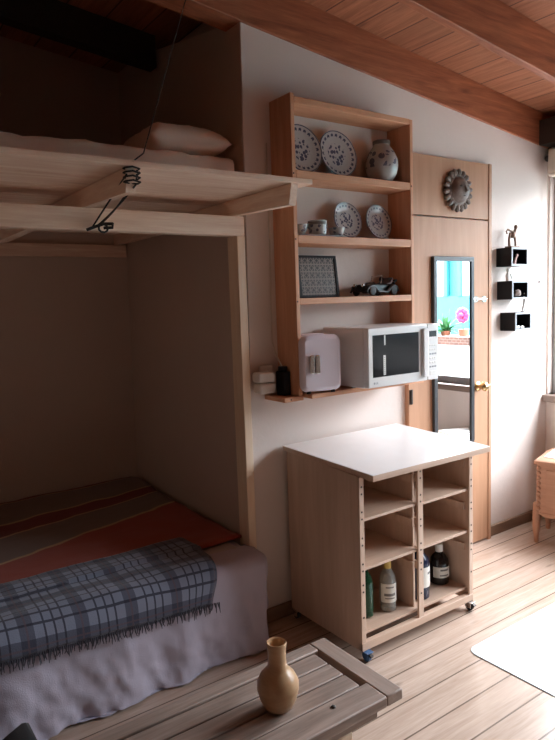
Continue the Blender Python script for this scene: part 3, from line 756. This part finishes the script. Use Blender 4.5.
# fretwork panel, toy car
t = thing('carved_panel', (1.875, -.06, 1.5135), 'square dark fretwork panel in a black frame leaning on the third shelf', 'panel', rot=(math.radians(-7), 0, 0))
B().box(-.105, .105, -.006, .004, .010, .186).build('fretwork', 'fret', t, local=True)
b = B().box(-.118, .118, -.010, .008, 0, .011).box(-.118, .118, -.010, .008, .185, .196).box(-.118, -.104, -.010, .008, .011, .185).box(.104, .118, -.010, .008, .011, .185); b.build('frame', 'black', t, .001, local=True)

t = thing('toy_car', (2.215, -.085, 1.5135), 'black open vintage toy car on the third shelf', 'toy car', rot=(0, 0, math.radians(8)))
def C(b, n, m, bev=.0015, p=t): return b.build(n, m, p, bev, local=True)
C(B().prism([(-.125, .020), (.11, .020), (.125, .030), (.12, .046), (.055, .052), (.045, .058), (.0, .056), (-.02, .060), (-.115, .052), (-.125, .045)], -.034, .034, 1), 'body', 'blackgloss', .006)
C(B().tube([(-.130, 0, .040), (-.06, 0, .046), (-.02, 0, .048)], [.016, .020, .021], 14), 'hood', 'blackgloss')
b = B()
for y in (-.048, .048):
    b.tube([(-.135, y, .018), (-.118, y, .042), (-.09, y, .048), (-.062, y, .038), (-.04, y, .02), (.03, y, .018), (.052, y, .036), (.08, y, .047), (.108, y, .040), (.122, y, .02)], [.006, .008, .010, .008, .007, .007, .009, .010, .009, .006], 8)
C(b, 'fender', 'blackgloss')
for x in (-.09, .08):
    for y in (-.05, .05):
        o = C(B().lathe([(.018, -.007), (.024, -.005), (.025, 0), (.024, .005), (.018, .007), (.0165, .004), (.0165, -.004)], (x, y, .026), 24, 1), 'wheel', 'rubber')
        b = B().lathe([(0, -.006), (.005, -.006), (.005, .006), (0, .006)], (x, y, .026), 10, 1)
        for k in range(8): b.tube([(x, y, .026), (x+.018*math.cos(k*PI/4), y, .026+.018*math.sin(k*PI/4))], .0012, 5)
        b.build('spokes', 'iron', o, local=True)
b = B().tube([(.0, -.032, .056), (.012, -.032, .098), (.012, .032, .098), (.0, .032, .056)], .0022, 6); C(b, 'windshield_frame', 'chrome', 0)
C(B().prism([(.045, .054), (.095, .054), (.108, .088), (.098, .090), (.082, .066), (.045, .064)], -.030, .030, 1), 'seat', 'redlacq', .004)
C(B().tube([(.01, -.012, .06), (.03, -.012, .078)], .002, 6).lathe([(.012, -.0015), (.014, 0), (.012, .0015)], (.03, -.012, .080), 14, 0), 'steering_wheel', 'black', 0)
C(B().tube([(.10, -.035, .062), (.125, -.034, .075), (.128, .034, .075), (.10, .035, .062)], .005, 8).lathe([(.008, -.006), (.021, -.004), (.021, .004), (.008, .006)], (.134, 0, .048), 20, 0), 'folded_hood', 'black', 0)
for y in (-.026, .026): C(B().ball((-.135, y, .052), .008, 10, 6), 'headlamp', 'chrome', 0)

# mini fridge
t = thing('mini_fridge', (1.768, -.128, 1.0915), 'small pale lilac countertop fridge beside the microwave', 'fridge', rot=(0, 0, math.radians(-13)))
def rr_pts(x0, x1, y0, y1, r, n=6):
    o = []
    for cx, cy, a0 in ((x1-r, y1-r, 0), (x0+r, y1-r, PI/2), (x0+r, y0+r, PI), (x1-r, y0+r, 1.5*PI)):
        for i in range(n+1): a = a0+PI/2*i/n; o.append((cx+r*math.cos(a), cy+r*math.sin(a)))
    return o
C2 = lambda b, n, m, bev=.002, p=None: b.build(n, m, p or t, bev, local=True)
C2(B().prism(rr_pts(-.098, .098, -.056, .105, .040, 8), .010, .254), 'body', 'fridge', .010)
C2(B().prism(rr_pts(-.100, .100, .008, .258, .036, 8), -.100, -.054, 1), 'door', 'fridge', .020)
C2(B().prism(rr_pts(-.060, .060, -.03, .08, .03), .2545, .259), 'top_plate', 'fridge', .003)
for x in (-.052, -.024): C2(B().prism(rr_pts(x-.0105, x+.0105, .090, .172, .006, 4), -.112, -.1005, 1), 'handle', 'chrome', .003)
for x in (-.06, .06):
    for y in (-.08, .09): C2(B().lathe([(.010, 0.0), (.010, .012), (0, .012)], (x, y, 0), 12), 'foot', 'black', 0)
C2(B().box(.0985, .1015, -.04, .09, .03, .20), 'vent', 'whitep', .001)

# microwave
mx0, mx1, my0, my1, mz0, mz1 = 1.918, 2.380, -.335, -.025, 1.101, 1.372
t = thing('microwave', ((mx0+mx1)/2, -.18, 1.0915), 'white microwave oven with dark door glass on the bottom shelf', 'microwave')
B().box(mx0, mx1, my0+.03, my1, mz0, mz1).build('body', 'mw', t, .004)
xd = mx1-.075
dr = B().box(mx0, xd-.002, my0, my0+.0295, mz0+.002, mz1).build('door', 'mw', t, .005)
B().box(mx0+.028, xd-.062, my0-.0015, my0+.004, mz0+.048, mz1-.034).build('door_glass', 'mwglass', dr, .001)
B().box(mx0+.092, mx0+.106, my0-.0022, my0-.0014, mz0+.055, mz0+.145).build('glass_sticker', 'whitep', dr)
B().box(mx0+.098, mx0+.106, my0-.0022, my0-.0014, mz0+.19, mz0+.235).build('glass_sticker', 'whitep', dr)
for i in range(9): B().box(mx0+.096, mx0+.101, my0-.0026, my0-.0020, mz0+.060+i*.009, mz0+.065+i*.009).build('sticker_print', 'mwgrey', dr)
B().prism(rr_pts(xd-.044, xd-.008, mz0+.02, mz1-.018, .012, 4), my0-.016, my0-.0005, 1).build('handle', 'mw', dr, .005)
pn = B().box(xd, mx1, my0, my0+.0295, mz0+.002, mz1).build('control_panel', 'mw', t, .004)
B().box(xd+.012, mx1-.012, my0-.001, my0+.004, mz1-.062, mz1-.034).build('display', 'blackgloss', pn)
for r in range(6):
    for c in range(3): B().box(xd+.014+c*.017, xd+.026+c*.017, my0-.0014, my0+.002, mz0+.062+r*.0205, mz0+.070+r*.0205).build('button', 'mwgrey' if (r in (0, 3)) else 'whitep', pn, .001)
B().box(xd+.014, mx1-.016, my0-.0014, my0+.002, mz0+.025, mz0+.045).build('button', 'whitep', pn, .001)
b = B(); b.lathe([(.0048, 0), (.0048, -.0008), (0, -.0008)], (mx0+.036, my0, mz0+.022), 16, 1)
b.box(mx0+.045, mx0+.0465, my0-.0008, my0, mz0+.0175, mz0+.0265).box(mx0+.0465, mx0+.050, my0-.0008, my0, mz0+.0175, mz0+.019)
b.box(mx0+.052, mx0+.0535, my0-.0008, my0, mz0+.0175, mz0+.0265).box(mx0+.0535, mx0+.058, my0-.0008, my0, mz0+.0175, mz0+.019).box(mx0+.0535, mx0+.058, my0-.0008, my0, mz0+.025, mz0+.0265).box(mx0+.0565, mx0+.058, my0-.0008, my0, mz0+.019, mz0+.022)
b.build('logo', 'mwgrey', dr, smooth=False)
for x in (mx0+.04, mx1-.04):
    for y in (-.19, my1-.03): B().lathe([(.012, 0), (.012, .0095), (0, .0095)], (x, y, 1.0915), 12).build('foot', 'black', t)

# plugs, adapter, cable left of the shelf
t = thing('socket_adapter', (1.60, -.03, 1.14), 'white double plug block stuck on the wall left of the shelf', 'adapter')
B().prism(rr_pts(1.512, 1.602, 1.146, 1.192, .012), -.072, -.012, 1).build('upper_plug', 'whitep', t, .008)
B().prism(rr_pts(1.516, 1.604, 1.096, 1.142, .012), -.072, -.012, 1).build('lower_plug', 'whitep', t, .008)
B().prism(rr_pts(1.560, 1.628, 1.085, 1.215, .004), -.011, -.001, 1).build('plate', 'whitep', t, .002)
t = thing('charger', (1.650, -.08, 1.08), 'black charger standing on the ledge beside the white plugs', 'charger')
B().box(1.622, 1.660, -.105, -.040, 1.0805, 1.190).build('body', 'blackp', t, .006)
B().prism(rr_pts(1.626, 1.656, -.092, -.050, .010), 1.1905, 1.212).build('plug', 'blackp', t, .004)
b = B().tube([(1.637, -.07, 1.213), (1.625, -.05, 1.26), (1.632, -.012, 1.32), (1.634, -.008, 1.50), (1.640, -.007, 1.75), (1.636, -.007, 2.0), (1.641, -.007, 2.2)], .0032, 6).build('power_cord', 'cable', loc=(1.637, -.01, 1.22)); tag(b, 'thin pale cable running up the wall along the shelf side', 'cable')

# clay sun
t = thing('sun_ornament', (2.893, -.031, 2.078), 'round grey clay sun face with bead rim hung above the door', 'wall ornament')
X = Matrix.Rotation(PI/2, 4, 'X')
b = B(X); b.lathe([(0, 0), (.090, 0), (.094, .012), (.086, .022), (.070, .028), (.068, .034), (.055, .052), (.03, .064), (0, .068)], n=40); b.build('face_disc', 'clay', t, local=True)
for k in range(18):
    a = 2*PI*k/18+.1; b = B(X @ Matrix.Rotation(a, 4, 'Z')); b.tube([(.080, 0, .012), (.098, 0, .016), (.112, 0, .015), (.118, 0, .012)], [.013, .0165, .012, .004], 8); b.build('ray', 'clay', t, local=True)
b = B(X)
b.ball((-.024, .016, .058), .011, 10, 6, 1.3, .8, .6); b.ball((.024, .016, .058), .011, 10, 6, 1.3, .8, .6); b.build('eye', 'screw', t, local=True)
b = B(X); b.tube([(0, .024, .060), (0, .004, .070), (0, -.008, .076), (0, -.014, .066)], [.005, .008, .010, .006], 8); b.build('nose', 'clay', t, local=True)
b = B(X); b.ball((0, -.032, .056), .012, 12, 6, 1.5, .6, .6); b.build('mouth', 'screw', t, local=True)

# mirror
t = thing('mirror', (2.918, -.03, .62), 'tall narrow mirror in a dark frame hung on the plywood door', 'mirror')
a0, a1, c0, c1, fw = 2.685, 3.028, .63, 1.718, .026
b = B().box(a0, a1, -.052, -.031, c0, c0+fw).box(a0, a1, -.052, -.031, c1-fw, c1).box(a0, a0+fw, -.052, -.031, c0+fw, c1-fw).box(a1-fw, a1, -.052, -.031, c0+fw, c1-fw)
b.build('frame', 'frame', t, .003); B().box(a0+fw-.002, a1-fw+.002, -.044, -.034, c0+fw-.002, c1-fw+.002).build('glass', 'mirror', t, smooth=False)

# wall cubes with figurines
def cube(loc, label):
    t = thing('wall_cube', loc, label, 'wall shelf', 'black cube shelves on the white wall')
    w, h, dp, th = .164, .110, .107, .011
    b = B().box(0, w, -dp+.004, -.001, 0, th).box(0, w, -dp+.004, -.001, h-th, h).box(0, th, -dp+.004, -.001, th, h-th).box(w-th, w, -dp+.004, -.001, th, h-th).box(th, w-th, -.006, -.001, th, h-th); b.build('box', 'black', t, .001, local=True)
    b = B().box(0, w, -dp, -dp+.004, 0, th).box(0, w, -dp, -dp+.004, h-th, h).box(0, th, -dp, -dp+.004, th, h-th).box(w-th, w, -dp, -dp+.004, th, h-th); b.build('front_edge', 'cubeedge', t, .001, local=True); return t
cb = [(3.303, 0, 1.664), (3.312, 0, 1.467), (3.345, 0, 1.277)]
k0 = cube(cb[0], 'black cube shelf with grey edges, topmost of the three by the door')
dup(k0, cb[1], 'black cube shelf with grey edges, middle of the three by the door'); dup(k0, cb[2], 'black cube shelf with grey edges, lowest of the three by the door')
def figure(loc, mat, label, limbs, balls=(), base=None, cat='figurine'):
    b = B()
    for pts, r in limbs: b.tube(pts, r, 8)
    for c, r, sz in balls: b.ball(c, r, 12, 8, sz=sz)
    if base: b.box(*base)
    o = b.build('figurine', mat, local=True); o.location = loc; return tag(o, label, cat, 'small figures on the cube shelves')
T0 = .1105   # top of a cube
figure((3.377, -.06, 1.664+T0), 'bronze', 'dark bronze bending figure standing on the topmost cube shelf',
       [([(-.030, 0, .008), (-.032, 0, .05), (-.022, 0, .085), (-.008, 0, .080)], [.008, .0075, .008, .010]), ([(.032, 0, .008), (.030, 0, .04), (.022, 0, .066), (.004, 0, .076)], [.007, .007, .008, .012]),
        ([(-.016, 0, .082), (0, 0, .074), (.018, 0, .088), (.030, 0, .112)], [.011, .016, .012, .008]), ([(-.020, 0, .10), (-.045, 0, .108), (-.060, 0, .095), (-.052, 0, .080)], [.006, .006, .005, .004]), ([(-.02, 0, .10), (0, 0, .096)], [.006, .008])],
       [((.034, 0, .124), .011, 1.3), ((.0, 0, .078), .019, 1.1)], (-.042, .044, -.022, .022, 0, .009))
figure((3.365, -.06, 1.664+.0125), 'pinkclay', 'small pink clay figure inside the topmost cube shelf', [([(-.012, -.03, 0), (-.006, -.03, .02), (.004, -.03, .036), (.012, -.03, .044)], [.011, .009, .007, .006])], [((.014, -.03, .052), .009, 1)])
figure((3.355, -.06, 1.467+T0), 'ashwhite', 'pale seated ceramic figure on top of the middle cube shelf', [([(-.022, 0, 0), (-.024, 0, .03), (-.018, 0, .050)], [.012, .013, .008]), ([(-.016, 0, .045), (.006, 0, .046), (.024, 0, .012)], [.006, .007, .005]), ([(-.020, 0, .006), (.010, 0, .006), (.028, 0, .004)], [.007, .006, .004])], [((-.020, 0, .064), .011, 1.1)])
figure((3.385, -.06, 1.467+.0125), 'clay', 'round brown shell lying inside the middle cube shelf', [([(-.03, -.03, .010), (-.015, -.03, .022), (.005, -.03, .026), (.025, -.03, .014)], [.008, .020, .022, .010])], [((-.005, -.035, .024), .018, 1)])
figure((3.468, -.085, 1.277+T0), 'ashwhite', 'slim pale dancing figure with one leg raised on the lowest cube shelf', [([(-.020, 0, .004), (-.010, 0, .035), (0, 0, .060)], [.008, .007, .009]), ([(.006, 0, .004), (.004, 0, .03), (0, 0, .060)], [.007, .007, .009]), ([(0, 0, .060), (.002, 0, .095)], [.010, .008]), ([(.002, 0, .092), (.03, 0, .10), (.055, 0, .104)], [.006, .005, .004])], [((.006, 0, .112), .010, 1.1)], (-.028, .016, -.016, .016, 0, .005))
figure((3.395, -.06, 1.277+.0125), 'ashwhite', 'little pale pebbles lying inside the lowest cube shelf', [([(-.03, -.035, .007), (-.012, -.035, .010), (.002, -.035, .006)], [.005, .010, .005]), ([(.012, -.04, .006), (.03, -.04, .010), (.044, -.04, .006)], [.005, .009, .005])], [((.004, -.03, .010), .010, .9)], cat='pebbles')
nl = B().lathe([(.004, 0), (.006, -.012), (0, -.014)], (3.744, -.001, 1.571), 10, 1).build('nail', 'iron', loc=(3.744, 0, 1.571)); tag(nl, 'single dark nail in the white wall right of the cube shelves', 'nail')

# chest by the window
ca = math.radians(17)
t = thing('chest', (3.36, -.245, 0), 'carved light wood chest on turned legs under the window', 'chest', rot=(0, 0, ca))
hx0, hx1, hy0, hy1 = 3.36, 3.67, -.82, -.245
B().box(hx0, hx1, hy0, hy1, .185, .485).build('body', 'chest', t, .004)
B().box(hx0-.004, hx0-.0005, hy0+.06, hy1-.055, .23, .455).build('front_panel', 'chest', t, .002)
b = B()
for i in range(9): b.ball((hx0-.001, hy1-.012, .215+i*.031), .013, 10, 6)
b.build('carved_edge', 'chest', t)
lid = B().hexa([(hx0-.02, hy0-.02, .486), (hx1, hy0-.02, .486), (hx1, hy1+.012, .486), (hx0-.02, hy1+.012, .486)], [(hx0-.02, hy0-.02, .508), (hx1, hy0-.02, .508), (hx1, hy1+.012, .508), (hx0-.02, hy1+.012, .508)]).hexa([(hx0-.015, hy0-.015, .5085), (hx1, hy0-.015, .5085), (hx1, hy1+.008, .5085), (hx0-.015, hy1+.008, .5085)], [(hx0+.012, hy0+.012, .522), (hx1-.01, hy0+.012, .522), (hx1-.01, hy1-.015, .522), (hx0+.012, hy1-.015, .522)]).build('lid', 'chest', t, .003)
B().box(hx0+.032, hx1-.03, hy0+.035, hy1-.033, .5225, .527).build('lid_inlay', 'top', lid, .002)
b = B()
for s in (0, 1, 2):
    y = -.36-.15*s; b.tube([(3.515+.08*math.sin(k*.6+s), y+.012*math.sin(k*1.3)-.01*k+.05, .528) for k in range(12)], .003, 5)
b.build('inlay_scroll', 'mwgrey', lid)
B().prism([(hy0, .190), (hy0+.06, .165), (hy1-.05, .165), (hy1, .190)], hx0-.006, hx0+.012, 0).build('apron', 'chest', t, .003)
for x, y in ((hx0+.012, hy1+.002), (hx0+.012, hy0-.002), (hx1-.03, hy1+.002), (hx1-.03, hy0-.002)):
    B().lathe([(0, 0), (.011, 0), (.014, .01), (.015, .04), (.020, .07), (.022, .11), (.020, .13), (.023, .145), (.021, .16), (.020, .235), (.015, .247), (0, .252)], (x, y, 0), 18).build('leg', 'chest_z', t)

# floor mat
fm = B().prism(rr_pts(2.075, 3.30, -1.75, -.735, .05, 8), 0, .004).build('floor_mat', 'rug', loc=(2.7, -1.2, 0)); tag(fm, 'pale rounded plastic floor mat in the window light', 'mat')

# roller blind with bracket and cords at the window's top corner
t = thing('roller_blind', (3.80, -1.2, 2.3), 'rolled-up beige blind above the window', 'blind')
B().box(3.752, 3.845, -2.80, -.050, 2.225, 2.395).build('cassette', 'blind', t, .012)
B().tube([(3.80, -.050, 2.345), (3.80, -.03, 2.345)], .022, 14).ball((3.80, -.025, 2.345), .020).box(3.79, 3.849, -.040, -.030, 2.33, 2.41).build('end_bracket', 'iron', t)
B().tube([(3.79, -.030, 2.32), (3.785, -.030, 1.5), (3.79, -.030, .95)], .003, 6).tube([(3.82, -.030, 2.32), (3.822, -.030, 1.5), (3.82, -.030, .95)], .003, 6).build('pull_cord', 'cable', t)

# ------------------------------------------------------------------ outside the window (seen in the mirror)
struct('outside_ground', B().box(XR+.2, 14, -16, 6, -.3, -.12), 'ground', 'pale paving outside the window', 'ground')
struct('outside_parapet', B().box(5.2, 5.42, -14, 3, -.12, 1.0), 'whitepaint', 'white terrace wall outside the window', 'wall')
struct('outside_coping', B().box(5.17, 5.45, -14, 3, 1.0, 1.085), 'brick', 'red brick coping on the terrace wall', 'wall')
t = thing('potted_plant', (5.31, -2.14, 1.0855), 'green spiky plant in a pot on the terrace wall, seen in the mirror', 'plant')
B().lathe([(0, 0), (.045, 0), (.055, .04), (.058, .05), (.052, .05), (.05, .045), (0, .04)], (5.31, -2.14, 1.0855), 20).build('pot', 'terracotta', t)
rl = random.Random(9); b = B()
for i in range(46):
    a = rl.uniform(0, 2*PI); e = rl.uniform(.35, 1.45); Ln = rl.uniform(.16, .27); c = Vector((5.31, -2.14, 1.125)); d = Vector((math.cos(a)*math.cos(e), math.sin(a)*math.cos(e), math.sin(e)))
    sd = d.cross(Vector((0, 0, 1))).normalized()*.022; pts = [c+d*Ln*s-Vector((0, 0, .10*s*s*math.cos(e))) for s in (0, .35, .7, 1)]
    L1 = [b.v(p+sd*w) for p, w in zip(pts, (.4, 1, .8, .05))]; L2 = [b.v(p-sd*w) for p, w in zip(pts, (.4, 1, .8, .05))]
    for k in range(3): b.f([L1[k], L1[k+1], L2[k+1], L2[k]])
solid(b.build('leaves', 'leaf', t), .003)
t = thing('flowering_plant', (5.31, -1.905, 1.0855), 'pink flower on a short stem on the terrace wall, seen in the mirror', 'plant')
B().lathe([(0, 0), (.045, 0), (.055, .07), (.05, .07), (0, .06)], (5.31, -1.905, 1.0855), 18).build('pot', 'terracotta', t)
B().tube([(5.31, -1.905, 1.15), (5.30, -1.9055, 1.22), (5.295, -1.905, 1.28)], .006, 6).build('stem', 'leaf', t)
b = B()
for k in range(9):
    a = 2*PI*k/9; b.ball((5.29, -1.905+.05*math.cos(a), 1.30+.05*math.sin(a)), .032, 10, 6, .6)
b.ball((5.275, -1.905, 1.30), .03); b.build('flower', 'pink', t)
t = thing('building', (9, -5, -.12), 'teal building with pale windows across the yard, seen in the mirror', 'building')
B().box(9.0, 11, -9.0, -1.2, -.12, 1.5).box(9.05, 11, -9.0, -1.2, 1.5, 2.55).build('wall', 'teal', t)
B().box(8.8, 11.2, -9.3, -.9, 2.55, 2.65).build('roof', 'whitepaint', t)
for i in range(8):
    y0 = -8.6+i*.92
    o = B().box(8.97, 9.03, y0, y0+.08, 1.5, 2.5).box(8.97, 9.03, y0+.62, y0+.70, 1.5, 2.5).build('window_frame', 'teal', t)
    B().box(9.0, 9.04, y0+.08, y0+.62, 1.5, 2.5).build('window_pane', 'palepane', o)

# ------------------------------------------------------------------ camera, light, world
cam = bpy.data.cameras.new('camera'); co = bpy.data.objects.new('camera', cam); COL.objects.link(co); scene.camera = co
cam.sensor_fit = 'VERTICAL'; cam.sensor_height = 24; cam.lens = 24*627.75/740; cam.clip_start = .02
Rm = ((0.81441535, -0.57927083, -0.03424827), (-0.09018762, -0.06805316, -0.99359698), (0.57323105, 0.8122894, -0.10766659))
mat = Matrix(((Rm[0][0], -Rm[1][0], -Rm[2][0], 0), (Rm[0][1], -Rm[1][1], -Rm[2][1], -2.35629), (Rm[0][2], -Rm[1][2], -Rm[2][2], 1.5), (0, 0, 0, 1)))
co.matrix_world = mat

wd = bpy.data.worlds.new('sky'); scene.world = wd; wd.use_nodes = True
wn = wd.node_tree; bg = wn.nodes['Background']; bg.inputs[0].default_value = (.90, .925, 1.0, 1)
tc = wn.nodes.new('ShaderNodeTexCoord'); sx = wn.nodes.new('ShaderNodeSeparateXYZ'); wn.links.new(tc.outputs['Generated'], sx.inputs[0])
mr = wn.nodes.new('ShaderNodeMapRange'); wn.links.new(sx.outputs[2], mr.inputs[0])       # overcast sky: the zenith three times the horizon
for i, v in ((1, 0), (2, 1), (3, 4.0), (4, 12.0)): mr.inputs[i].default_value = v
wn.links.new(mr.outputs[0], bg.inputs[1])
pl = bpy.data.lights.new('daylight_portal', 'AREA'); pl.shape = 'RECTANGLE'; pl.size = WY1-WY0; pl.size_y = WZ1-WZ0; pl.cycles.is_portal = True
po = bpy.data.objects.new('daylight_portal', pl); COL.objects.link(po); po.location = (XR+.13, (WY0+WY1)/2, (WZ0+WZ1)/2)
po.rotation_euler = Vector((-1, 0, 0)).to_track_quat('-Z', 'Y').to_euler()
# area light's local x must lie along world y
po.matrix_world = Matrix(((0, 0, 1, XR+.13), (1, 0, 0, (WY0+WY1)/2), (0, 1, 0, (WZ0+WZ1)/2), (0, 0, 0, 1)))

scene.view_settings.view_transform = 'Standard'; scene.view_settings.look = 'None'; scene.view_settings.gamma = 1; scene.view_settings.use_curve_mapping = False
scene.view_settings.exposure = 1.85
cy = scene.cycles
cy.max_bounces = 12; cy.diffuse_bounces = 8; cy.glossy_bounces = 6; cy.transmission_bounces = 8; cy.transparent_max_bounces = 12
cy.caustics_reflective = False; cy.caustics_refractive = False; cy.use_denoising = True; cy.sample_clamp_indirect = 8
for o in bpy.data.objects:
    if '_o' in o: del o['_o']
